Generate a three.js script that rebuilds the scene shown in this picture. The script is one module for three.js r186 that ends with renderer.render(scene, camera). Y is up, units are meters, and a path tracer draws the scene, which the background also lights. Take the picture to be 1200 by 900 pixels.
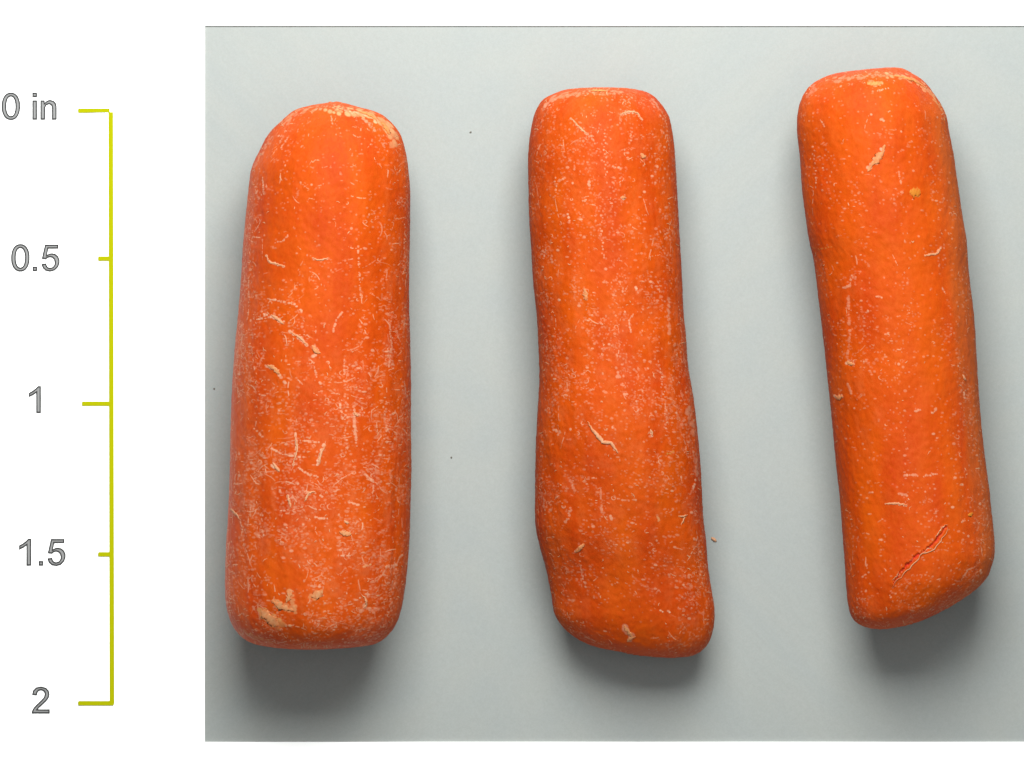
import * as THREE from 'three';
import { RectAreaLightUniformsLib } from 'three/addons/lights/RectAreaLightUniformsLib.js';
import { mergeGeometries } from 'three/addons/utils/BufferGeometryUtils.js';
import { createNoise3D } from 'simplex-noise';

// ---------------------------------------------------------------- camera, lamps, exposure
const MM = 0.001, PXM = 13660;            // photo pixels per metre on the white sheet (2 in = 694 px)
const CAM = 0.40;                         // camera height over the sheet
const scene = new THREE.Scene();
const camera = new THREE.PerspectiveCamera(2 * Math.atan(450 / PXM / CAM) * 180 / Math.PI, 4 / 3, 0.01, 10);
camera.up.set(0, 0, -1);
camera.position.set(0, CAM, 0);
camera.lookAt(0, 0, 0);
camera.updateMatrixWorld();

RectAreaLightUniformsLib.init();
// window-like key light beyond the top edge, low over the table
const key = new THREE.RectAreaLight(new THREE.Color(0.985, 1.0, 0.985), 24.0, 0.120, 0.120);
key.name = 'key_lamp';
key.position.set(0.006, 0.150, -0.118);
key.lookAt(0.006, 0, -0.008);
scene.add(key);
// weak room light from above
const fill = new THREE.RectAreaLight(new THREE.Color(0.97, 1.0, 1.0), 1.35, 0.9, 0.9);
fill.name = 'room_light';
fill.position.set(0.05, 0.75, 0.05);
fill.lookAt(0, 0, 0);
scene.add(fill);

const renderer = new THREE.WebGLRenderer({ antialias: true });
renderer.setSize(1024, 768);
renderer.toneMapping = THREE.LinearToneMapping;
renderer.toneMappingExposure = 1.0;
renderer.shadowMap.enabled = true;

// ---------------------------------------------------------------- helpers
function rng(seed) {
  let a = seed >>> 0;
  return () => { a = (a + 0x6D2B79F5) >>> 0; let t = a; t = Math.imul(t ^ (t >>> 15), t | 1); t ^= t + Math.imul(t ^ (t >>> 7), t | 61); return ((t ^ (t >>> 14)) >>> 0) / 4294967296; };
}
const noise = createNoise3D(rng(11));
const clamp = (x, a = 0, b = 1) => Math.min(b, Math.max(a, x));
const smooth = (a, b, x) => { const t = clamp((x - a) / (b - a)); return t * t * (3 - 2 * t); };
const mix = (a, b, t) => a + (b - a) * t;
const toS = (x) => { x = clamp(x); return 255 * (x <= 0.0031308 ? 12.92 * x : 1.055 * Math.pow(x, 1 / 2.4) - 0.055); };
// where a photo pixel lies on the horizontal plane at height y
const at = (px, py, y = 0) => new THREE.Vector3((px - 600) / PXM * (CAM - y) / CAM, y, (py - 450) / PXM * (CAM - y) / CAM);
const toPx = (p) => [600 + p.x * PXM * CAM / (CAM - p.y), 450 + p.z * PXM * CAM / (CAM - p.y)];
function dataTex(data, w, h, srgb) {
  const t = new THREE.DataTexture(data, w, h, THREE.RGBAFormat);
  t.magFilter = THREE.LinearFilter; t.minFilter = THREE.LinearFilter;
  t.wrapS = t.wrapT = THREE.RepeatWrapping;
  if (srgb) t.colorSpace = THREE.SRGBColorSpace;
  t.needsUpdate = true;
  return t;
}
const lin = (r, g, b) => new THREE.Color().setRGB(r, g, b);
function mesh(name, geo, mat, parent) {
  const m = new THREE.Mesh(geo, mat); m.name = name; m.castShadow = m.receiveShadow = true; parent.add(m); return m;
}

// ---------------------------------------------------------------- setting: grey board under a white sheet with a window
const BOARD_Y = -0.00016;
{
  const N = 1024, d = new Uint8Array(N * N * 4), r = rng(5);
  const R2 = (u) => Math.cos(u * Math.PI * 2);
  for (let j = 0; j < N; j++) for (let i = 0; i < N; i++) {
    const x = i / N * Math.PI * 2, y = j / N * Math.PI * 2;
    // smooth mottling that tiles: noise on a torus
    const n1 = noise(3 * Math.cos(x) + 9, 3 * Math.sin(x) + 3 * Math.cos(y), 3 * Math.sin(y));
    const n2 = noise(22 * Math.cos(x), 22 * Math.sin(x) + 22 * Math.cos(y) + 50, 22 * Math.sin(y));
    const g = 1 + 0.012 * n1 + 0.014 * n2 + 0.085 * (r() - 0.5);
    const c = 0.010 * n1, k = (j * N + i) * 4;
    d[k] = toS(0.199 * g * (1 + c)); d[k + 1] = toS(0.2125 * g); d[k + 2] = toS(0.202 * g * (1 - c)); d[k + 3] = 255;
  }
  const t = dataTex(d, N, N, true);
  const g = new THREE.BoxGeometry(0.90, 0.004, 0.90);
  const uv = g.attributes.uv, p = g.attributes.position;
  for (let i = 0; i < uv.count; i++) uv.setXY(i, p.getX(i) / 0.09, p.getZ(i) / 0.09);
  const m = mesh('table_surface', g, new THREE.MeshStandardMaterial({ map: t, roughness: 0.62, bumpMap: t, bumpScale: 0.00003 }), scene);
  m.position.set(0.02, BOARD_Y - 0.002, 0);
  m.userData = { kind: 'structure', label: 'pale grey smooth board under the three carrots' };
}
{
  const P = (x, y) => new THREE.Vector2((x - 600) / PXM, -(y - 450) / PXM);
  const s = new THREE.Shape([P(-2600, -2600), P(3800, -2600), P(3800, 3500), P(-2600, 3500)]);
  s.holes.push(new THREE.Path([P(240, 30), P(240, 869.5), P(1420, 869.5), P(1420, 30)]));
  const g = new THREE.ExtrudeGeometry(s, { depth: 0.00014, bevelEnabled: false });
  g.rotateX(-Math.PI / 2); g.translate(0, -0.00014, 0);
  const m = mesh('white_sheet', g, new THREE.MeshStandardMaterial({ color: lin(0.96, 0.96, 0.96), roughness: 0.9 }), scene);
  m.userData = { kind: 'structure', label: 'white sheet framing the grey board, carrying the inch scale' };
}

// ---------------------------------------------------------------- inch scale on the white sheet
{
  const root = new THREE.Group(); root.name = 'inch_scale';
  root.userData = { label: 'yellow two inch measuring scale with grey numerals left of the carrots', category: 'scale' };
  root.position.copy(at(130, 478)); scene.add(root);
  const o = root.position;
  const yellow = new THREE.MeshPhysicalMaterial({ specularIntensity: 0.05, color: lin(0.25, 0.257, 0.0008), roughness: 0.85 });
  const flat = (pts, h) => {                                  // a thin bar with the given outline (photo pixels)
    const s = new THREE.Shape(pts.map(([x, y]) => { const p = at(x, y); return new THREE.Vector2(p.x - o.x, -(p.z - o.z)); }));
    const g = new THREE.ExtrudeGeometry(s, { depth: h, bevelEnabled: false }); g.rotateX(-Math.PI / 2); g.translate(0, 0.00001, 0); return g;
  };
  mesh('scale_line', flat([[127.2, 131.4], [132.6, 131.4], [134, 824], [133, 826.6], [128.6, 826.6]], 0.00008), yellow, root);
  for (const [y, x0, x1] of [[129.7, 91.5, 128.6], [303, 115, 127.54], [473, 96, 127.88], [649.5, 115, 128.24], [824, 91.5, 128.58]])
    mesh('tick', flat([[x0 + 0.8, y - 2.6], [x1, y - 2.6], [x1, y + (x0 === 91.5 && y < 200 ? 1.65 : 2.6)], [x0 + 0.8, y + 2.6], [x0, y + 1.6], [x0, y - 1.6]], 0.00008), yellow, root);

  const greyFill = new THREE.MeshPhysicalMaterial({ specularIntensity: 0.05, color: lin(0.19, 0.19, 0.19), roughness: 0.9 });
  const darkLine = new THREE.MeshPhysicalMaterial({ specularIntensity: 0.05, color: lin(0.034, 0.034, 0.034), roughness: 0.9 });
  function ribbon(pts, w, y, hole) {                          // closed line of width w just inside a contour
    const inside = (THREE.ShapeUtils.area(pts) > 0) !== hole ? 1 : -1;
    const n = pts.length, pos = [], idx = [];
    for (let i = 0; i < n; i++) {
      const a = pts[(i + n - 1) % n], b = pts[i], c = pts[(i + 1) % n];
      const d1 = b.clone().sub(a).normalize(), d2 = c.clone().sub(b).normalize();
      const n1 = new THREE.Vector2(-d1.y, d1.x), n2 = new THREE.Vector2(-d2.y, d2.x);
      const m = n1.clone().add(n2).normalize(); const k = Math.min(1.8, 1 / Math.max(0.3, m.dot(n1)));
      for (const s of inside > 0 ? [-0.15, 0.85] : [-0.85, 0.15]) pos.push(b.x + m.x * k * w * s, y, -(b.y + m.y * k * w * s));
    }
    for (let i = 0; i < n; i++) { const j = (i + 1) % n; idx.push(2 * i, 2 * j, 2 * i + 1, 2 * i + 1, 2 * j, 2 * j + 1); }
    const g = new THREE.BufferGeometry(); g.setAttribute('position', new THREE.Float32BufferAttribute(pos, 3)); g.setIndex(idx);
    g.computeVertexNormals();
    const nn = g.attributes.normal; for (let i = 0; i < nn.count; i++) nn.setXYZ(i, 0, 1, 0);
    return g;
  }
  // plain grotesque numerals, outlines in photo pixels from the lower left corner of each character
  const round = (cx, cy, rx, ry) => { const o = []; for (let i = 0; i < 40; i++) { const t = i / 40 * 2 * Math.PI, c = Math.cos(t), d = Math.sin(t); o.push([cx + rx * Math.sign(c) * Math.abs(c) ** 0.9, cy + ry * Math.sign(d) * Math.abs(d) ** 0.9]); } return o; };
  const GLYPH = {
    '0': [[round(10.7, 15.5, 10.7, 15.9), round(10.7, 15.5, 5.5, 11.6)]],
    '1': [[[[8.7, 0], [8.7, 23.8], [5, 21.1], [0, 18.7], [0, 23.2], [4, 25.3], [8, 28.4], [10.6, 31.1], [13.9, 31.1], [13.9, 0]]]],
    '2': [[[[21, 4.4], [6.8, 4.4], [8.5, 6.6], [13, 10.6], [17.5, 15], [20, 18.6], [20.8, 22.3], [19.8, 26.4], [16.6, 29.7], [10.9, 31.2], [5.2, 30], [1.9, 26.6], [0.7, 21.8], [6, 21.2], [6.6, 24.4], [8.4, 26.5], [10.9, 27.2], [13.8, 26.2], [15.3, 24.2], [15.5, 22], [14.6, 18.9], [11.5, 15.2], [6.8, 10.8], [2.6, 6.4], [0.6, 2.6], [0, 0], [21, 0]]]],
    '5': [[[[4.2, 30.8], [19.6, 30.8], [19.6, 26.4], [7.8, 26.4], [6.3, 18.6], [9, 20.2], [11.8, 20.7], [16, 19.9], [19.4, 17], [21, 12.9], [21, 9.6], [19.4, 5], [15.5, 1], [10, -0.5], [5, 0.6], [1.7, 3.6], [0, 8.2], [5.3, 8.7], [6.2, 5.7], [7.9, 4], [10.2, 3.5], [13.4, 4.6], [15.4, 7.6], [15.6, 10.6], [14.6, 13.8], [12.4, 15.9], [9.9, 16.4], [7.2, 15.7], [5.3, 13.9], [0.5, 14.6]]]],
    '.': [[[[0, 0], [0, 5], [5, 5], [5, 0]]]],
    'i': [[[[0, 0], [0, 22.3], [5.2, 22.3], [5.2, 0]]], [[[0, 26.4], [0, 31.3], [5.2, 31.3], [5.2, 26.4]]]],
    'n': [[[[0, 0], [0, 22.3], [4.8, 22.3], [4.8, 19.2], [6.6, 21.2], [9.2, 22.5], [11.5, 22.8], [15.4, 21.7], [18, 18.7], [18.8, 15], [18.8, 0], [13.5, 0], [13.5, 13.6], [12.8, 16.6], [10.2, 18.2], [7, 17], [5.4, 14], [5.3, 0]]]],
  };
  function text(chars, baseline) {
    const fills = [], lines = [];
    for (const [ch, x0] of chars) for (const contours of GLYPH[ch]) {
      const cs = contours.map((pts) => pts.map(([x, y]) => { const p = at(x0 + x, baseline - y); return new THREE.Vector2(p.x - o.x, -(p.z - o.z)); }));
      const sh = new THREE.Shape(cs[0]); cs.slice(1).forEach((h) => sh.holes.push(new THREE.Path(h)));
      const g = new THREE.ShapeGeometry(sh); g.rotateX(-Math.PI / 2); g.translate(0, 0.00003, 0); fills.push(g);
      cs.forEach((q, i) => lines.push(ribbon(q, 1.6 / PXM, 0.00006, i > 0)));
    }
    const m = mesh('numeral', mergeGeometries(fills), greyFill, root);
    mesh('numeral_outline', mergeGeometries(lines), darkLine, m);
  }
  text([['0', 2.2], ['i', 38.2], ['n', 47.6]], 140);
  text([['0', 13.3], ['.', 38.5], ['5', 48.8]], 317.5);
  text([['1', 34]], 483.7);
  text([['1', 22.6], ['.', 45.6], ['5', 55.8]], 662.5);
  text([['2', 37.2]], 835.7);
}

// ---------------------------------------------------------------- carrots
const NT = 620, NU = 400, TW = 1024, TH = 1280;
// outline runs (photo pixels) from the top tip to the bottom tip, once down each side
const CARROTS = [
  {
    L: [[390, 120], [380, 121], [360, 125], [344, 130], [332, 140], [315, 157], [305, 175], [295, 197], [291, 225], [289, 245], [285, 287], [283, 322], [279, 370], [275, 412], [272, 457], [270.5, 495], [269.5, 548], [267.5, 602], [265, 640], [264, 677], [264.5, 702], [267.5, 720], [274, 735], [282, 745], [295, 753], [312, 757], [340, 760], [365, 760]],
    R: [[390, 120], [400, 120], [425, 127], [445, 133], [460, 145], [469, 157], [474, 172], [477.5, 190], [480.5, 225], [480.5, 250], [480, 287], [479.5, 325], [479.5, 357], [480.5, 395], [481.5, 445], [481.5, 495], [482, 532], [482, 552], [481, 590], [480, 627], [477.5, 665], [474.5, 690], [470, 715], [464, 732], [452, 747], [440, 754], [415, 758], [380, 760], [365, 760]],
    W: [6.7, 7.6], k: 0.95,
  }, {
    L: [[702, 103.5], [680, 104], [660, 106], [647, 111], [636, 117], [627.5, 130], [622, 152], [619, 180], [619, 205], [620, 255], [622.5, 292], [625, 332], [629, 370], [631, 407], [632, 445], [630, 482], [628, 520], [627.5, 545], [627, 585], [627.5, 615], [632.5, 640], [640, 667], [646, 697], [650, 720], [660, 735], [672.5, 746], [692, 756], [720, 762], [742, 767]],
    R: [[702, 103.5], [730, 104], [750, 106], [765, 112], [777, 125], [784, 137], [788, 155], [791, 180], [792.5, 205], [794.5, 242], [796.5, 280], [799.5, 332], [801, 365], [804, 395], [806, 425], [810, 450], [814, 475], [817.5, 507], [820.5, 540], [822.5, 572], [824, 605], [827.5, 635], [830, 665], [834, 692], [837, 710], [837, 730], [832, 750], [825, 760], [815, 767], [795, 770.5], [770, 770], [742, 767]],
    W: [6.2, 6.8], k: 0.93,
  }, {
    L: [[1024, 83.5], [1012, 84], [985, 85.5], [967, 90], [950, 100], [940, 114], [935, 132], [934, 152], [937.5, 185], [940, 222], [945, 260], [947.5, 277], [954, 307], [960, 357], [965.5, 402], [970, 445], [974, 482], [980, 545], [984, 582], [987, 620], [990, 660], [992, 690], [994.5, 712], [1000, 726], [1012, 734], [1030, 737], [1055, 734], [1066, 731]],
    R: [[1024, 83.5], [1040, 82], [1050, 79.5], [1060, 81], [1070, 87], [1082, 95], [1092, 107], [1102, 122], [1109, 137], [1112, 155], [1117, 180], [1122, 215], [1127, 250], [1132, 280], [1135, 320], [1139, 352], [1142, 382], [1144, 415], [1146, 450], [1149, 490], [1155, 545], [1159, 572], [1161, 595], [1164, 622], [1165, 650], [1162, 662], [1157, 675], [1147, 687], [1130, 700], [1105, 715], [1080, 727], [1066, 731]],
    W: [6.6, 6.4], k: 0.96,
  },
];
// how much pale fibre lies at a place (x -1..1 across, y 0..1 along)
const DENSITY = [
  (x, y) => clamp(0.16 + 0.9 * smooth(0.28, 0.75, y) * (0.75 + 0.35 * Math.abs(x)) + 0.75 * smooth(0.55, 0.95, Math.abs(x)) * smooth(0.02, 0.3, y) - 0.45 * Math.exp(-((x + 0.25) ** 2 / 0.1 + (y - 0.84) ** 2 / 0.006)) + 0.3 * smooth(0.06, 0.0, y)),
  (x, y) => clamp(0.44 + 0.5 * smooth(0.5, 0.95, x) * smooth(0.2, 0.5, y) + 0.16 * Math.exp(-((y - 0.5) ** 2) / 0.02) - 0.38 * smooth(0.74, 0.86, y) * smooth(0.6, 0.1, Math.abs(x + 0.1)) + 0.2 * smooth(0.05, 0, y) + 0.12 * smooth(-0.6, -0.95, x)),
  (x, y) => clamp(0.18 + 0.42 * Math.exp(-((x + 0.55) ** 2) / 0.03) * smooth(0.34, 0.5, y) * smooth(0.68, 0.6, y) + 0.4 * smooth(0.8, 0.95, y) + 0.3 * smooth(0.45, 0.75, x) * smooth(0.25, 0.6, y) + 0.35 * smooth(0.06, 0, y)),
];

function buildCarrot(ci) {
  const C = CARROTS[ci], rand = rng(101 + ci * 77), seed = ci * 31.7;
  const root = new THREE.Group(); root.name = 'baby_carrot' + (ci ? '_00' + ci : '');
  const run = (pts) => new THREE.CatmullRomCurve3(pts.map(([x, y]) => new THREE.Vector3(x, y, 0)), false, 'centripetal').getSpacedPoints(NT);
  const soften = (a) => { for (let k = 0; k < 6; k++) { const b = a.map((p) => p.clone()); for (let i = 1; i < a.length - 1; i++) a[i].copy(b[i]).multiplyScalar(2).add(b[i - 1]).add(b[i + 1]).multiplyScalar(0.25); } return a; };
  const L = soften(run(C.L)), R = soften(run(C.R));
  // per-row frame
  const rows = [];
  for (let i = 0; i <= NT; i++) {
    const t = i / NT, thin = ci === 1 ? mix(1, 0.58, smooth(0.5, 1, t)) : 1, axisH = BOARD_Y + (mix(C.W[0], C.W[1], t) * C.k * thin - 0.08) * MM;
    const l = at(L[i].x, L[i].y, axisH), r = at(R[i].x, R[i].y, axisH);
    const c = l.clone().add(r).multiplyScalar(0.5), h = r.clone().sub(l).multiplyScalar(0.5);
    rows.push({ c, h, w: h.length() * C.k * thin });
  }
  const theta = (u) => 2 * Math.PI * u + 0.42 * Math.sin(2 * Math.PI * u) - Math.PI / 2;      // u 0 under the carrot, 0.5 on top
  const point = (i, u, out) => {
    const q = rows[i], a = theta(u), cs = Math.cos(a), sn = Math.sin(a);
    out.copy(q.c).addScaledVector(q.h, cs); out.y += q.w * sn;
    if (out.y < BOARD_Y + 0.00012) out.y = BOARD_Y + 0.00012 - (BOARD_Y + 0.00012 - out.y) * 0.15;   // flattened where it rests
    return out;
  };
  // crack in carrot three, as a polyline in photo pixels, cut into the surface
  const crack = ci === 2 ? [[1047, 684], [1054, 672], [1066, 659], [1074, 651], [1083, 646], [1094, 638], [1101, 628], [1108, 618]] : null;
  const crackDist = (px, py) => {
    let best = 1e9, s = 0;
    for (let i = 0; i + 1 < crack.length; i++) {
      const [ax, ay] = crack[i], [bx, by] = crack[i + 1], dx = bx - ax, dy = by - ay;
      const f = clamp(((px - ax) * dx + (py - ay) * dy) / (dx * dx + dy * dy));
      const d = Math.hypot(px - ax - f * dx, py - ay - f * dy);
      if (d < best) { best = d; s = (i + f) / (crack.length - 1); }
    }
    return [best, s];
  };
  const pos = new Float32Array((NT + 1) * (NU + 1) * 3), uvs = new Float32Array((NT + 1) * (NU + 1) * 2), crackAmt = crack ? new Float32Array((NT + 1) * (NU + 1)) : null;
  const p = new THREE.Vector3(), pa = new THREE.Vector3(), pb = new THREE.Vector3(), pc = new THREE.Vector3(), pd = new THREE.Vector3(), n = new THREE.Vector3();
  for (let i = 0; i <= NT; i++) for (let j = 0; j <= NU; j++) {
    const u = j / NU, uj = j === NU ? 0 : u;
    point(i, uj, p);
    point(Math.max(0, i - 2), uj, pa); point(Math.min(NT, i + 2), uj, pb);
    point(clamp(i, 1, NT - 1), uj - 0.002, pc); point(clamp(i, 1, NT - 1), uj + 0.002, pd);
    n.crossVectors(pb.sub(pa), pd.sub(pc)).normalize();
    if (i === 0) n.set(0, 0, -1); if (i === NT) n.set(0, 0, 1);
    const q = rows[i], out = n.dot(pa.copy(p).sub(q.c)) < 0 && i > 4 && i < NT - 4 ? -1 : 1; n.multiplyScalar(out);
    const X = p.x / MM, Y = p.y / MM, Z = p.z / MM;
    const low = noise(X * 0.16 + seed, Y * 0.16, Z * 0.09) * 0.16 + noise(X * 0.42, Y * 0.42 + seed, Z * 0.22) * 0.09;
    const facet = Math.abs(noise(X * 0.33, Y * 0.33, Z * 0.05 + seed)) * -0.10;
    const fine = noise(X * 2.1, Y * 2.1 + seed, Z * 1.3) * 0.007 + noise(X * 5.5 + seed, Y * 5.5, Z * 3.6) * 0.006;
    const up = smooth(0.1, 0.8, n.y), endFade = smooth(0, 14, Math.min(i, NT - i));
    let d = (low + facet) * (0.12 + 0.88 * up) * endFade * 0.45 + fine * (0.3 + 0.7 * endFade) + noise(X * 1.2, Y * 1.2, Z * 1.2 + seed) * 0.075 * (1 - 0.75 * endFade) + noise(X * 2.6 + seed, Y * 2.6, Z * 2.6) * 0.05 * (1 - endFade);
    if (crack && n.y > 0.05) {
      const [px, py] = toPx(p);
      if (px > 1030 && py > 600 && py < 700) {
        const [cd, s] = crackDist(px + 1.4 * noise(px * 0.14, py * 0.14, 3), py + 1.4 * noise(px * 0.14, py * 0.14, 8));
        const half = 2.1 * Math.pow(Math.sin(Math.PI * clamp(0.04 + 0.92 * s)), 0.6) * (0.78 + 0.35 * noise(s * 7, 1, 2)) * (Math.abs(s - 0.56) < 0.07 ? 0.35 : 1);
        const a = 1 - smooth(half * 0.2, half * 1.25, cd);
        d -= 0.13 * a; d += 0.05 * (1 - a) * (1 - smooth(half, half + 4, cd));
        crackAmt[i * (NU + 1) + j] = a;
      }
    }
    p.addScaledVector(n, d * MM);
    const k = i * (NU + 1) + j;
    pos[k * 3] = p.x; pos[k * 3 + 1] = p.y; pos[k * 3 + 2] = p.z; uvs[k * 2] = u; uvs[k * 2 + 1] = i / NT;
  }
  const idx = new Uint32Array(NT * NU * 6); let q = 0;
  for (let i = 0; i < NT; i++) for (let j = 0; j < NU; j++) {
    const a = i * (NU + 1) + j, b = a + 1, c = a + NU + 1, e = c + 1;
    idx[q++] = a; idx[q++] = b; idx[q++] = c; idx[q++] = b; idx[q++] = e; idx[q++] = c;
  }
  const geo = new THREE.BufferGeometry();
  geo.setAttribute('position', new THREE.BufferAttribute(pos, 3)); geo.setAttribute('uv', new THREE.BufferAttribute(uvs, 2)); geo.setIndex(new THREE.BufferAttribute(idx, 1));
  geo.computeVertexNormals();
  let nor = geo.attributes.normal;
  { const k = (NT >> 1) * (NU + 1) + (NU >> 1); if (nor.getY(k) < 0) { for (let i = 0; i < idx.length; i += 3) { const t = idx[i]; idx[i] = idx[i + 1]; idx[i + 1] = t; } geo.computeVertexNormals(); nor = geo.attributes.normal; } }

  // lookup: photo pixel -> place on the upper surface
  const cells = new Map();
  for (let i = 0; i <= NT; i++) for (let j = NU * 0.2 | 0; j <= NU * 0.8; j++) {
    const k = i * (NU + 1) + j; if (nor.getY(k) < -0.1) continue;
    p.set(pos[k * 3], pos[k * 3 + 1], pos[k * 3 + 2]);
    const [x, y] = toPx(p), key = (x >> 2) * 4096 + (y >> 2), l = cells.get(key);
    if (l) l.push(k, x, y); else cells.set(key, [k, x, y]);
  }
  const find = (px, py) => {
    let best = 1e9, bk = -1;
    for (let r = 1; r < 6 && bk < 0; r++) for (let a = -r; a <= r; a++) for (let b = -r; b <= r; b++) {
      const l = cells.get(((px >> 2) + a) * 4096 + (py >> 2) + b); if (!l) continue;
      for (let i = 0; i < l.length; i += 3) { const d = (l[i + 1] - px) ** 2 + (l[i + 2] - py) ** 2; if (d < best) { best = d; bk = l[i]; } }
    }
    if (bk < 0) return null;
    return { k: bk, p: new THREE.Vector3(pos[bk * 3], pos[bk * 3 + 1], pos[bk * 3 + 2]), n: new THREE.Vector3(nor.getX(bk), nor.getY(bk), nor.getZ(bk)), u: uvs[bk * 2], v: uvs[bk * 2 + 1] };
  };

  // ---- skin: pale fibre layer drawn into buffers over (u, v)
  const pale = new Float32Array(TW * TH), tint = new Float32Array(TW * TH);
  const len = C.L.at(-1)[1] - C.L[0][1], lenMM = len / 13.66;
  const circ = 2 * Math.PI * 7 * 0.98;
  const tu = (mm) => mm / circ / (1 - 0.42) * TW, tv = (mm) => mm / (lenMM + 12) * TH;   // mm -> texels on the top side
  function splat(x, y, rx, ry, a, tn = 0) {
    const x0 = Math.floor(x - rx * 1.3), x1 = Math.ceil(x + rx * 1.3), y0 = Math.floor(y - ry * 1.3), y1 = Math.ceil(y + ry * 1.3);
    for (let j = y0; j <= y1; j++) { if (j < 0 || j >= TH) continue; for (let i = x0; i <= x1; i++) {
      const d = ((i - x) / rx) ** 2 + ((j - y) / ry) ** 2; if (d > 1.7) continue;
      const v = a * (1 - smooth(0.35, 1.6, d)), k = j * TW + ((i % TW) + TW) % TW;
      if (v > pale[k]) { pale[k] = v; tint[k] = tn; }
    } }
  }
  function stroke(u, v, ang, lmm, wmm, amp, bend, broken, tn = 0) {
    let x = u * TW, y = v * TH, a = ang; const steps = Math.max(2, Math.ceil(lmm / 0.035));
    for (let s = 0; s < steps; s++) {
      const f = s / steps, e = Math.sin(Math.PI * Math.min(1, f + 0.08)) ** 0.5, w = wmm * (0.55 + 0.45 * e) * (0.75 + 0.5 * rand());
      if (!broken || noise(x * 0.09, y * 0.09, seed) > -0.15) splat(x, y, tu(w), tv(w), amp * (0.65 + 0.35 * e), tn);
      x += tu(Math.cos(a) * lmm / steps); y += tv(Math.sin(a) * lmm / steps); a += bend / steps + (rand() - 0.5) * 0.12;
    }
  }
  const place = () => { const u = 0.14 + 0.72 * rand(), v = rand(); return [u, v, Math.cos(theta(u)), v]; };
  const dens = DENSITY[ci];
  const many = (N, fn) => { for (let i = 0; i < N; i++) { const [u, v, x, y] = place(); const patch = 0.5 + 0.8 * noise(u * 9, v * 12, seed + 4) + 0.5 * noise(u * 24, v * 34, seed + 7); const D = dens(x, y) * clamp(patch, 0.06, 1.5); if (rand() < D) fn(u, v, D); } };
  // fine pores and specks
  many(26000, (u, v, D) => splat(u * TW, v * TH, tu(0.05 + 0.07 * rand()), tv(0.045 + 0.06 * rand()), 0.10 + 0.26 * rand() * rand()));
  many(1500, (u, v) => splat(u * TW, v * TH, tu(0.07 + 0.1 * rand()), tv(0.06 + 0.07 * rand()), 0.25 + 0.4 * rand() * rand()));
  // short crosswise lenticel dashes
  many(1300, (u, v) => stroke(u, v, (rand() - 0.5) * 0.9, 0.2 + 0.7 * rand() * rand(), 0.026 + 0.026 * rand(), 0.22 + 0.45 * rand() * rand(), (rand() - 0.5) * 1.5, true));
  // scratches and torn fibres, any direction
  many([2600, 520, 300][ci], (u, v) => stroke(u, v, rand() * 6.28, 0.35 + 1.7 * rand() * rand(), 0.022 + 0.026 * rand(), 0.2 + 0.5 * rand(), (rand() - 0.5) * 2.5, true));
  // small curls: broken rings left by lifted skin cells
  many([420, 420, 170][ci], (u, v) => stroke(u, v, rand() * 6.28, 0.35 + 0.4 * rand(), 0.035, 0.3 + 0.35 * rand(), 3 + 2 * rand(), false));
  // chains of pits along the length
  for (let i = 0; i < [12, 18, 7][ci]; i++) {
    const [u, v, x, y] = place(), D = dens(x, y); if (rand() > D * 1.6) continue;
    let a = v; const n2 = 6 + rand() * 16; for (let s = 0; s < n2; s++) { a += (0.16 + 0.25 * rand()) / (lenMM + 12); splat(u * TW + tu((rand() - 0.5) * 0.28), a * TH, tu(0.05 + 0.05 * rand()), tv(0.05 + 0.06 * rand()), 0.25 + 0.35 * rand()); }
  }
  // lengthwise scuff lines on the flanks
  for (let i = 0; i < [60, 40, 24][ci]; i++) { const s = rand() < 0.5 ? -1 : 1, u = 0.5 + s * (0.13 + 0.16 * rand()), v = 0.1 + 0.75 * rand(); if (rand() < dens(Math.cos(theta(u)), v) * 1.3) stroke(u, v, Math.PI / 2 + (rand() - 0.5) * 0.15, 0.8 + 3 * rand() * rand(), 0.03 + 0.02 * rand(), 0.25 + 0.3 * rand(), 0, true); }
  // marks that can be picked out, at their own places: [pixel path, half width px, strength, tint]
  function mark(path, w, amp, tn = 0) {
    for (let i = 0; i + 1 < path.length || i === 0; i++) {
      const [ax, ay] = path[i], [bx, by] = path[Math.min(i + 1, path.length - 1)], m = Math.max(1, Math.ceil(Math.hypot(bx - ax, by - ay) / 0.9));
      for (let s = 0; s <= m; s++) {
        const jx = w > 2.5 ? w * 0.55 : 0.35, f = find(mix(ax, bx, s / m) + (rand() - 0.5) * jx * 2, mix(ay, by, s / m) + (rand() - 0.5) * jx * 2); if (!f) continue;
        if (noise(f.u * 210, f.v * 260, seed + 2) + 0.5 * noise(f.u * 620, f.v * 700, seed) < -0.18) continue; const r = (w > 2.5 ? w * (0.3 + 0.4 * rand()) : w * (0.35 + 0.5 * rand())) / 13.66; splat(f.u * TW, f.v * TH, tu(r), tv(r), amp * (0.5 + 0.5 * rand()), tn);
      }
    }
  }
  for (const m of MARKS[ci]) mark(...m);

  // ---- colour and relief maps
  const col = new Uint8Array(TW * TH * 4), rel = new Uint8Array(TW * TH * 4);
  const P = new THREE.Vector3();
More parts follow.
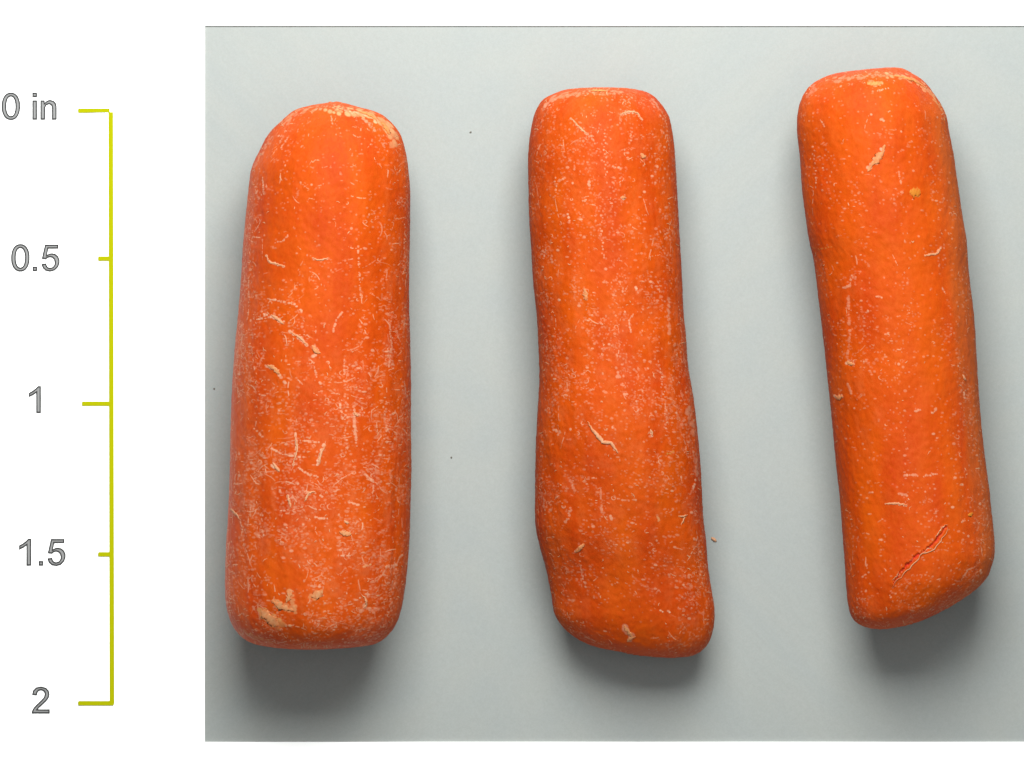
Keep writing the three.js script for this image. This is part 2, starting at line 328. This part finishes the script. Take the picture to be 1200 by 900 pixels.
  for (let j = 0; j < TH; j++) for (let i = 0; i < TW; i++) {
    const u = (i + 0.5) / TW, v = (j + 0.5) / TH, k = j * TW + i;
    const a = theta(u), x = Math.cos(a), top = Math.sin(a), row = rows[Math.min(NT, Math.round(v * NT))];
    const X = (row.c.x + row.h.x * x) / MM, Y = row.w * top / MM, Z = (row.c.z + row.h.z * x) / MM;
    let r, g, b, h = 0.5;
    if (top < -0.75) { r = BASE[0]; g = BASE[1]; b = BASE[2]; }
    else {
      const streak = noise(X * 0.45 + seed, Y * 0.45, Z * 0.06), blotch = noise(X * 0.22, Y * 0.22 + seed, Z * 0.14), s2 = noise(X * 1.3, Y * 1.3, Z * 0.22 + seed), n3 = noise(X * 2.6 + seed, Y * 2.6, Z * 1.9), n4 = noise(X * 7, Y * 7 + seed, Z * 6);
      const warm = clamp(0.5 + 0.18 * streak + 0.28 * blotch + 0.07 * s2 + 0.12 * n3 + 0.09 * n4);        // 0 red-orange, 1 yellow-orange
      r = mix(BASE[0] * 0.86, BASE[0] * 1.08, warm); g = mix(BASE[1] * 0.68, BASE[1] * 1.38, warm); b = mix(BASE[2] * 0.8, BASE[2] * 1.1, warm);
      // dry bloom: a thin whitish film where fibres are thick
      const cloud = smooth(0.30, 1.15, 0.5 + 0.55 * noise(X * 0.55, Y * 0.55 + 9, Z * 0.4 + seed) + 0.30 * n3 + 0.28 * n4 + 0.2 * s2);
      const film = dens(x, v) * (0.01 + 0.13 * cloud);
      r = mix(r, 0.37, film); g = mix(g, 0.14, film); b = mix(b, 0.075, film);
      if (ci === 2) { const o = smooth(0.55, 0.86, x + 0.08 * streak) * smooth(0.08, 0.22, v) * smooth(0.95, 0.8, v); r = mix(r, 0.285, o * 0.45); g = mix(g, 0.072, o * 0.45); b = mix(b, 0.011, o * 0.4); }
      const end = Math.max(smooth(0.055, 0.0, v), smooth(0.95, 1, v)); r = mix(r, 0.34, end * 0.35); g = mix(g, 0.078, end * 0.35); b = mix(b, 0.026, end * 0.3);
      const q = pale[k], tn = tint[k];
      if (q > 0) {
        const pr = mix(0.43, 0.37, tn), pg = mix(0.25, 0.185, tn), pb2 = mix(0.16, 0.045, tn);
        r = mix(r, pr, q); g = mix(g, pg, q); b = mix(b, pb2, q);
      }
      h = 0.42 + 0.40 * q + 0.05 * n4 + 0.03 * n3;
      if (crack) {
        const fi = clamp(v * NT, 0, NT - 0.001), fj = clamp(u * NU, 0, NU - 0.001), ii = fi | 0, jj = fj | 0, q0 = ii * (NU + 1) + jj, fa = fi - ii, fb = fj - jj, ca = mix(mix(crackAmt[q0], crackAmt[q0 + 1], fb), mix(crackAmt[q0 + NU + 1], crackAmt[q0 + NU + 2], fb), fa);
        if (ca > 0.02) { r = mix(r, 0.36, ca); g = mix(g, 0.018, ca); b = mix(b, 0.008, ca); h = 0.4; }
      }
    }
    col[k * 4] = toS(r); col[k * 4 + 1] = toS(g); col[k * 4 + 2] = toS(b); col[k * 4 + 3] = 255;
    rel[k * 4] = rel[k * 4 + 1] = rel[k * 4 + 2] = 255 * clamp(h); rel[k * 4 + 3] = 255;
  }
  const skin = new THREE.MeshPhysicalMaterial({ map: dataTex(col, TW, TH, true), bumpMap: dataTex(rel, TW, TH, false), bumpScale: 0.00004, roughness: 0.6, specularIntensity: 0.18, ior: 1.4 });
  // the group stands where the carrot touches the board
  const mid = rows[NT >> 1].c; root.position.set(mid.x, BOARD_Y, mid.z);
  const bodyGeo = geo.clone(); bodyGeo.translate(-mid.x, -BOARD_Y, -mid.z);
  mesh('body', bodyGeo, skin, root);

  // ---- lifted flakes and fibres: flattened strips that follow the skin
  const local = (v3) => v3.sub(root.position);
  function strip(path, half, thick, lift, rag = 0.25) {
    const cs = [], cv = new THREE.CatmullRomCurve3(path.map(([x, y]) => new THREE.Vector3(x, y, 0)));
    const length = cv.getLength(), M = clamp(Math.ceil(length / 1.3), 5, 26), K = 8;
    for (let i = 0; i <= M; i++) { const c = cv.getPointAt(i / M), f = find(c.x, c.y); if (f) cs.push(f); }
    if (cs.length < 3) return null;
    const g = [], id = [], vc = [], m = cs.length - 1, ph = rand() * 50;
    for (let i = 0; i <= m; i++) {
      const f = i / m, A = cs[Math.max(0, i - 1)].p, B = cs[Math.min(m, i + 1)].p, d = B.clone().sub(A).normalize(), nn = cs[i].n, side = new THREE.Vector3().crossVectors(nn, d).normalize();
      const taper = Math.pow(Math.max(0.02, Math.sin(Math.PI * (0.03 + 0.94 * f))), 0.55);
      const w = half / PXM * taper * (1 + rag * noise(f * 5, ph, 1)), h = thick * 0.25 * MM * (0.4 + 0.6 * taper), c = cs[i].p.clone().addScaledVector(nn, h * 0.25 + lift * 0.15 * MM * (0.4 + 0.6 * noise(f * 2.2, ph, 6)) * Math.sin(Math.PI * f));
      for (let a = 0; a < K; a++) { const t = a / K * 2 * Math.PI, e = 1 + rag * 0.8 * noise(f * 9, a * 0.9, ph); const q3 = c.clone().addScaledVector(side, Math.cos(t) * w * e).addScaledVector(nn, Math.sin(t) * h); local(q3); g.push(q3.x, q3.y, q3.z); const o = clamp(0.18 + 0.55 * noise(f * 6, Math.cos(t) * 0.9 + ph, ph) + 0.35 * Math.abs(f * 2 - 1) ** 3 + 0.45 * Math.cos(t) ** 4); vc.push(mix(1, 0.92, o), mix(1, 0.42, o), mix(1, 0.18, o)); }
    }
    for (let i = 0; i < m; i++) for (let a = 0; a < K; a++) { const b = (a + 1) % K, x0 = i * K; id.push(x0 + a, x0 + b, x0 + K + a, x0 + b, x0 + K + b, x0 + K + a); }
    for (let a = 1; a + 1 < K; a++) { id.push(0, a + 1, a); id.push(m * K, m * K + a, m * K + a + 1); }
    const G = new THREE.BufferGeometry(); G.setAttribute('position', new THREE.Float32BufferAttribute(g, 3)); G.setAttribute('color', new THREE.Float32BufferAttribute(vc, 3)); G.setIndex(id); G.computeVertexNormals(); return G;
  }
  for (const [kind, path, half, thick, lift, label] of FLAKES[ci]) {
    const G = strip(path, half, thick, lift, kind === 'peel_fibre' ? 0.3 : 0.55); if (!G) continue;
    const m = mesh(kind, G, kind === 'peel_flake' ? FLAKE_MAT : kind === 'yellow_fleck' ? FLECK_MAT : kind === 'core_scar' ? SCAR_MAT : FIBRE_MAT, root);
    if (label) m.userData.label = label;
  }
  // hair-fine fuzz, past counting
  const fuzz = [];
  const want = [330, 240, 170][ci];
  for (let tries = 0; fuzz.length < want && tries < 6000; tries++) {
    const [u, v, x, y] = place(); const edge = Math.abs(x) > 0.85 ? 0.5 : 0; if (rand() > dens(x, y) * 0.8 + edge) continue;
    const i = clamp(Math.round(v * NT), 0, NT), j = Math.round(u * NU), k = i * (NU + 1) + j; p.set(pos[k * 3], pos[k * 3 + 1], pos[k * 3 + 2]);
    const [px, py] = toPx(p), a = rand() * 6.28, l = 2 + 6 * rand() * rand(), cv = (rand() - 0.5) * 3;
    const path = [[px, py], [px + Math.cos(a) * l * 0.5, py + Math.sin(a) * l * 0.5], [px + Math.cos(a + cv * 0.4) * l, py + Math.sin(a + cv * 0.4) * l]];
    const G = strip(path, 0.3 + 0.3 * rand(), 0.03, 0.05 + 0.1 * rand()); if (G) fuzz.push(G);
  }
  if (fuzz.length) { const m = mesh('fibre_fuzz', mergeGeometries(fuzz), FIBRE_MAT, root); m.userData.kind = 'stuff'; }
  scene.add(root);
  return root;
}
const BASE = [0.335, 0.0375, 0.0010];
const FIBRE_MAT = new THREE.MeshPhysicalMaterial({ vertexColors: true, specularIntensity: 0.3, color: lin(0.38, 0.20, 0.11), roughness: 0.8 });
const FLAKE_MAT = new THREE.MeshPhysicalMaterial({ vertexColors: true, specularIntensity: 0.3, color: lin(0.36, 0.165, 0.07), roughness: 0.8 });
const SCAR_MAT = new THREE.MeshPhysicalMaterial({ vertexColors: true, specularIntensity: 0.3, color: lin(0.36, 0.16, 0.048), roughness: 0.8 });
const FLECK_MAT = new THREE.MeshPhysicalMaterial({ vertexColors: true, specularIntensity: 0.3, color: lin(0.33, 0.12, 0.009), roughness: 0.7 });

// printed-in marks per carrot: pale scuffs lying in the skin
const MARKS = [[
  [[[385, 128], [410, 129], [430, 134], [446, 141], [456, 149], [461, 160], [464, 170]], 8, 0.8, 0.55], [[[396, 126], [424, 133], [444, 143]], 4, 0.85, 0.3], [[[330, 144], [352, 130], [375, 126], [400, 124]], 6, 0.42, 0.2], [[[388, 136], [390, 146]], 2, 0.5], [[[425, 138], [440, 152]], 3, 0.45],
  [[[296, 195], [306, 178], [318, 162]], 4, 0.3], [[[308, 205], [309, 228]], 1.5, 0.7], [[[330, 172], [338, 160]], 1.5, 0.5],
  [[[312, 298], [316, 307], [334, 312]], 1.8, 0.85], [[[366, 302], [375, 305], [385, 302]], 1.4, 0.7], [[[322, 284], [332, 282], [338, 275]], 1.3, 0.5],
  [[[420, 288], [421, 312], [423, 350]], 1.5, 0.6], [[[425, 325], [424, 348]], 1.2, 0.5], [[[291, 322], [292, 350], [291, 372]], 1.3, 0.6],
  [[[314, 350], [330, 353], [345, 356], [354, 365]], 1.7, 0.75], [[[308, 367], [322, 372], [332, 378]], 2.6, 0.8], [[[340, 388], [352, 396], [362, 406]], 2.2, 0.85],
  [[[367, 405], [373, 412], [366, 418]], 3, 0.85], [[[311, 428], [322, 432], [330, 442], [336, 450]], 2.4, 0.7], [[[368, 425], [371, 440], [376, 450]], 1.8, 0.6],
  [[[402, 365], [394, 375], [390, 390]], 1.8, 0.55], [[[404, 420], [404, 445]], 1.6, 0.5], [[[457, 380], [459, 405], [456, 430]], 1.6, 0.5],
  [[[398, 470], [402, 492]], 1.6, 0.7], [[[415, 475], [416, 500], [418, 522]], 2, 0.65], [[[417, 484], [421, 486]], 2.4, 0.9],
  [[[346, 508], [348, 525], [344, 545]], 2, 0.75], [[[352, 516], [374, 518]], 1.7, 0.65], [[[380, 520], [374, 535], [372, 546]], 2, 0.8], [[[318, 526], [332, 532], [356, 536]], 1.8, 0.7], [[[296, 500], [308, 512]], 1.6, 0.6],
  [[[350, 548], [362, 556], [372, 558]], 1.8, 0.7], [[[318, 545], [326, 550]], 2.2, 0.9], [[[428, 556], [436, 562]], 2, 0.7], [[[361, 576], [370, 577], [378, 582]], 1.7, 0.65], [[[337, 580], [341, 594]], 2, 0.85], [[[410, 588], [428, 594]], 1.8, 0.65],
  [[[370, 606], [384, 608]], 2, 0.8], [[[398, 624], [410, 625]], 2.6, 0.85, 0.5], [[[404, 611], [408, 613]], 1.8, 0.95], [[[400, 651], [410, 651]], 1.4, 0.75], [[[426, 664], [434, 661]], 1.6, 0.7, 0.5], [[[452, 664], [464, 662], [471, 650]], 1.8, 0.6],
  [[[306, 716], [318, 724], [328, 734]], 7, 0.62, 0.75], [[[320, 705], [334, 710], [345, 716], [340, 695]], 4.5, 0.65, 0.6], [[[364, 700], [376, 694]], 5, 0.65, 0.6], [[[420, 722], [428, 708], [436, 716], [444, 712]], 3, 0.5], [[[424, 705], [422, 698]], 1.4, 0.7], [[[280, 738], [300, 748], [318, 752]], 4, 0.35, 0.7], [[[335, 733], [341, 733]], 2.4, 0.75, 0.3],
  [[[270, 596], [281, 608], [284, 620]], 1.6, 0.7], [[[296, 585], [290, 615]], 1.4, 0.55], [[[288, 614], [298, 616]], 1.3, 0.5],
], [
  [[[725, 135], [738, 131], [748, 133], [752, 140]], 1.7, 0.7], [[[669, 138], [680, 150], [696, 164]], 1.8, 0.6], [[[751, 182], [756, 183]], 2.6, 0.85], [[[636, 124], [652, 114]], 5, 0.5], [[[655, 112], [690, 108], [730, 108]], 5, 0.4, 0.2], [[[762, 116], [772, 126]], 4, 0.4], [[[690, 212], [691, 220]], 2.4, 0.6], [[[729, 232], [733, 232]], 2, 0.95], [[[682, 236], [687, 234]], 1.8, 0.7], [[[665, 250], [668, 258]], 2, 0.7], [[[654, 212], [662, 208]], 1.8, 0.5], [[[718, 195], [728, 197]], 1.8, 0.6],
  [[[686, 340], [686, 350]], 3.2, 0.72], [[[744, 335], [746, 338]], 2, 0.8], [[[655, 350], [657, 354]], 2, 0.85], [[[742, 368], [737, 376], [740, 390]], 1.8, 0.55], [[[648, 503], [657, 506]], 2, 0.7], [[[758, 389], [756, 388]], 1.6, 0.8, 1], [[[782, 532], [792, 528]], 1.6, 0.7, 1], [[[763, 505], [764, 510]], 1.6, 0.9], [[[726, 443], [722, 432]], 3, 0.4],
  [[[716, 605], [717, 609]], 2.4, 0.6], [[[675, 646], [680, 641], [684, 638]], 2.2, 0.95], [[[679, 655], [683, 675], [686, 686]], 1.8, 0.5], [[[795, 605], [803, 604], [800, 612]], 1.5, 0.7, 0.7], [[[771, 605], [772, 610]], 1.8, 0.7, 0.6], [[[740, 612], [745, 614]], 1.6, 0.6], [[[718, 582], [732, 586], [746, 585]], 1.6, 0.5], [[[732, 735], [740, 745], [736, 752]], 5, 0.5], [[[773, 715], [777, 717]], 1.8, 0.85], [[[783, 716], [785, 717]], 1.6, 0.8], [[[815, 562], [813, 572]], 2.2, 0.75],
  [[[686, 746], [705, 755]], 2.4, 0.5], [[[690, 104], [704, 105], [712, 105]], 3, 0.6, 0.5], [[[670, 594], [664, 610]], 2.6, 0.5], [[[667, 560], [674, 575]], 2, 0.35], [[[704, 575], [705, 600]], 2, 0.45], [[[637, 585], [638, 598]], 2, 0.45], [[[785, 350], [783, 375], [786, 392]], 3, 0.4], [[[808, 480], [812, 510]], 5, 0.4], [[[814, 530], [818, 560]], 4, 0.4],
], [
  [[[1018, 198], [1028, 187], [1036, 172]], 3.4, 0.75], [[[1018, 97], [1032, 98]], 4.5, 0.7, 0.5], [[[1028, 106], [1042, 103]], 1.5, 0.7], [[[1042, 88], [1062, 90], [1080, 98], [1092, 110]], 6, 0.7, 0.5], [[[1092, 110], [1102, 124], [1109, 138]], 4, 0.6, 0.7], [[[972, 94], [1000, 90], [1024, 88], [1044, 86]], 5, 0.35, 0.1], [[[945, 112], [956, 102]], 5, 0.3], [[[1067, 224], [1078, 226]], 4.5, 0.75, 1], [[[1032, 140], [1038, 141]], 2.2, 0.6], [[[961, 140], [968, 150]], 1.4, 0.55], [[[1053, 200], [1056, 215]], 1.8, 0.45], [[[968, 146], [969, 147]], 1.8, 0.8],
  [[[1084, 299], [1096, 297], [1103, 290]], 1.8, 0.8], [[[988, 337], [996, 335], [998, 322]], 2, 0.5], [[[1026, 347], [1033, 348]], 1.8, 0.6], [[[994, 345], [996, 390], [993, 420]], 2.2, 0.35], [[[1104, 336], [1108, 344]], 1.4, 0.6], [[[992, 425], [1001, 427]], 2.4, 0.75], [[[978, 465], [986, 464]], 3, 0.95], [[[1129, 440], [1131, 445]], 1.9, 0.9], [[[1123, 428], [1124, 430]], 1.6, 0.85], [[[1130, 460], [1131, 467]], 1.7, 0.7], [[[994, 450], [998, 462]], 2, 0.45], [[[1070, 482], [1078, 480]], 2, 0.6], [[[1092, 484], [1099, 478]], 2.4, 0.65], [[[1035, 391], [1041, 391]], 1.5, 0.6],
  [[[1060, 556], [1076, 557]], 2.2, 0.65], [[[1084, 557], [1098, 555]], 2.6, 0.6], [[[1018, 577], [1024, 576]], 2, 0.55], [[[1038, 590], [1050, 590], [1063, 592]], 1.8, 0.8], [[[1052, 578], [1064, 580]], 2, 0.45], [[[1126, 568], [1130, 565]], 2.8, 0.6], [[[1135, 604], [1139, 602]], 2.2, 0.9, 1], [[[1127, 611], [1135, 610]], 1.8, 0.8], [[[1030, 632], [1037, 634]], 2, 0.6], [[[1034, 608], [1036, 606]], 1.6, 0.7], [[[1129, 676], [1134, 668], [1143, 664]], 1.7, 0.55], [[[1149, 668], [1150, 671]], 2.2, 0.8], [[[1014, 660], [1018, 670], [1010, 676]], 2, 0.5], [[[1042, 696], [1044, 700]], 1.8, 0.7], [[[1004, 711], [1005, 712]], 1.6, 0.8], [[[952, 290], [960, 292], [974, 289]], 1.4, 0.4, 1],
  [[[1080, 724], [1105, 713], [1128, 700]], 1.8, 0.5, 0.3],
]];
// pieces that stand up from the skin: [name, pixel path, half width px, thickness mm, lift mm, label]
const FLAKES = [[
  ['core_scar', [[446, 143], [452, 149], [456, 158]], 4.6, 0.22, 0.1, 'pale yellow torn patch at the top right shoulder'], ['core_scar', [[420, 131], [432, 134], [441, 140]], 3, 0.15, 0.08],
  ['peel_flake', [[307, 716], [316, 724], [326, 733]], 6, 0.16, 0.12], ['peel_flake', [[318, 704], [328, 710], [345, 716]], 3.4, 0.16, 0.14], ['peel_flake', [[335, 706], [339, 699], [340, 692]], 2.6, 0.14, 0.1], ['peel_flake', [[364, 699], [371, 697], [379, 692]], 4.5, 0.14, 0.1],
  ['peel_flake', [[397, 623], [404, 625], [412, 625]], 3, 0.22, 0.1], ['peel_flake', [[366, 405], [370, 411], [376, 414]], 3, 0.16, 0.2], ['peel_flake', [[313, 428], [320, 431], [328, 438]], 2.6, 0.16, 0.14],
  ['peel_fibre', [[318, 369], [326, 374], [333, 380]], 1.8, 0.14, 0.2], ['peel_fibre', [[341, 389], [352, 396], [361, 405]], 1.5, 0.12, 0.2], ['peel_fibre', [[312, 298], [316, 307], [324, 309], [334, 313]], 1.1, 0.1, 0.2], ['peel_fibre', [[366, 302], [375, 305], [385, 302]], 0.9, 0.1, 0.2],
  ['peel_fibre', [[320, 542], [324, 548], [328, 553]], 1.8, 0.16, 0.3], ['peel_fibre', [[337, 579], [339, 587], [341, 595]], 1.5, 0.14, 0.3], ['peel_fibre', [[357, 588], [362, 578], [370, 576]], 1.2, 0.12, 0.3], ['peel_fibre', [[415, 482], [418, 486], [421, 487]], 1.7, 0.16, 0.2], ['peel_fibre', [[270, 597], [277, 602], [281, 609]], 1.3, 0.12, 0.5], ['peel_fibre', [[382, 521], [376, 532], [374, 545]], 1.3, 0.12, 0.3], ['peel_fibre', [[346, 510], [348, 526], [343, 546]], 1.2, 0.12, 0.3], ['peel_fibre', [[403, 610], [406, 612], [409, 613]], 1.7, 0.16, 0.2], ['peel_fibre', [[426, 713], [429, 708], [427, 700], [424, 697]], 1.2, 0.12, 0.4],
], [
  ['peel_fibre', [[689, 494], [694, 503], [702, 512], [708, 519], [714, 518], [719, 523], [724, 531]], 2.2, 0.26, 0.3, 'pale curled shred of skin below the middle'],
  ['peel_fibre', [[726, 134], [738, 131], [747, 133], [752, 141]], 1.2, 0.12, 0.3], ['peel_fibre', [[669, 138], [680, 150], [688, 157]], 1, 0.1, 0.2], ['peel_flake', [[685, 338], [686, 345], [687, 352]], 3, 0.14, 0.08], ['peel_flake', [[675, 647], [679, 643], [685, 637]], 2.3, 0.22, 0.25, 'bright white flake near the lower left edge'], ['peel_flake', [[751, 180], [753, 183], [757, 183]], 2.4, 0.2, 0.2], ['peel_flake', [[728, 232], [730, 232], [733, 232]], 1.9, 0.2, 0.2],
  ['core_scar', [[692, 107], [702, 106.5], [711, 107]], 2.4, 0.3, 0.35, 'pale fleck on the top edge'], ['peel_flake', [[731, 733], [737, 741], [742, 748]], 2.2, 0.12, 0.2], ['peel_flake', [[735, 752], [739, 748], [745, 746]], 1.7, 0.12, 0.2], ['peel_fibre', [[795, 605], [801, 605], [806, 603]], 1, 0.12, 0.4], ['peel_fibre', [[803, 606], [800, 611], [798, 615]], 0.9, 0.12, 0.4], ['peel_fibre', [[762, 503], [764, 507], [764, 511]], 1.4, 0.16, 0.2],
], [
  ['peel_flake', [[1017, 201], [1022, 193], [1029, 185], [1034, 178], [1037, 170]], 3.6, 0.2, 0.1, 'pale oblong flake near the top'], ['yellow_fleck', [[1066, 225], [1072, 225], [1079, 226]], 5.4, 0.16, 0.02, 'round yellow fleck on the upper right'], ['core_scar', [[1016, 97], [1024, 98], [1033, 98]], 4.2, 0.14, 0.04], ['core_scar', [[1046, 89], [1060, 91], [1074, 96], [1086, 104]], 2.6, 0.2, 0.2, 'pale torn rim along the top right edge'], ['peel_fibre', [[1083, 300], [1092, 298], [1098, 297], [1103, 290]], 1.5, 0.14, 0.2], ['peel_flake', [[979, 464], [983, 466.5], [988, 464]], 2.6, 0.2, 0.2], ['peel_fibre', [[1038, 590], [1050, 590], [1063, 592]], 1.4, 0.12, 0.1], ['yellow_fleck', [[1134, 604], [1137, 603], [1140, 601]], 2, 0.2, 0.1], ['peel_flake', [[992, 424], [996, 426], [1001, 427]], 2, 0.14, 0.1], ['peel_fibre', [[1128, 439], [1130, 443], [1132, 446]], 1.5, 0.16, 0.2],
  ['crack_lip', [[1046, 688], [1051, 680], [1056, 677], [1061, 669], [1066, 667], [1070, 661], [1076, 656], [1080, 649], [1084, 649], [1090, 646], [1095, 644], [1099, 638], [1102, 636], [1104, 630], [1108, 627], [1111, 618]], 0.65, 0.2, 0.12, 'pale lip along the lower side of the crack'], ['crack_lip', [[1096, 630], [1100, 624], [1103, 620], [1107, 616], [1111, 615]], 0.55, 0.18, 0.1], ['crack_lip', [[1083, 648], [1087, 643], [1092, 643]], 0.65, 0.2, 0.15], ['crack_lip', [[1045, 680], [1050, 676], [1053, 670]], 0.6, 0.16, 0.1],
]];
const LABELS = ['thick tapered orange baby carrot with white scuffs, leftmost on the grey board', 'middle orange baby carrot with a pale curled shred below its middle', 'orange baby carrot with a red crack near its slanted lower end, rightmost'];
for (let i = 0; i < 3; i++) {
  const c = buildCarrot(i);
  c.userData = { label: LABELS[i], category: 'baby carrot', group: 'baby carrots in a row on the board' };
}

// ---------------------------------------------------------------- crumbs lying on the board
{
  const crumb = (name, px, py, rx, ry, h, turn, mat, label, category) => {
    const g = new THREE.IcosahedronGeometry(1, 2), p = g.attributes.position;
    for (let i = 0; i < p.count; i++) { const f = 1 + 0.28 * noise(p.getX(i) * 1.3 + px, p.getY(i) * 1.3, p.getZ(i) * 1.3); p.setXYZ(i, p.getX(i) * f * rx / PXM, p.getY(i) * f * h * MM, p.getZ(i) * f * ry / PXM); }
    g.translate(0, h * MM * 0.8, 0); g.computeVertexNormals(); g.setAttribute('color', new THREE.Float32BufferAttribute(new Float32Array(p.count * 3).fill(1), 3));
    const m = mesh(name, g, mat, scene); m.position.copy(at(px, py, BOARD_Y)); m.rotation.y = turn; m.userData = { label, category };
  };
  crumb('carrot_crumb', 836.5, 632, 3.6, 1.7, 0.1, -0.7, FIBRE_MAT, 'tiny pale yellow crumb on the board right of the middle carrot', 'crumb');
  const dark = new THREE.MeshStandardMaterial({ color: lin(0.085, 0.075, 0.06), roughness: 0.9 });
  crumb('dust_speck', 551.5, 155, 1.2, 0.9, 0.05, 0.3, dark, 'tiny dark speck on the board between the tops of left and middle carrots', 'speck');
  crumb('dust_speck_001', 251, 455.5, 1.1, 0.9, 0.05, 0, dark, 'tiny dark speck between the left carrot and the left board edge', 'speck');
  crumb('dust_speck_002', 529, 536, 1.0, 1.0, 0.05, 0, dark, 'tiny dark speck on the board right of the left carrot', 'speck');
}
renderer.render(scene, camera);
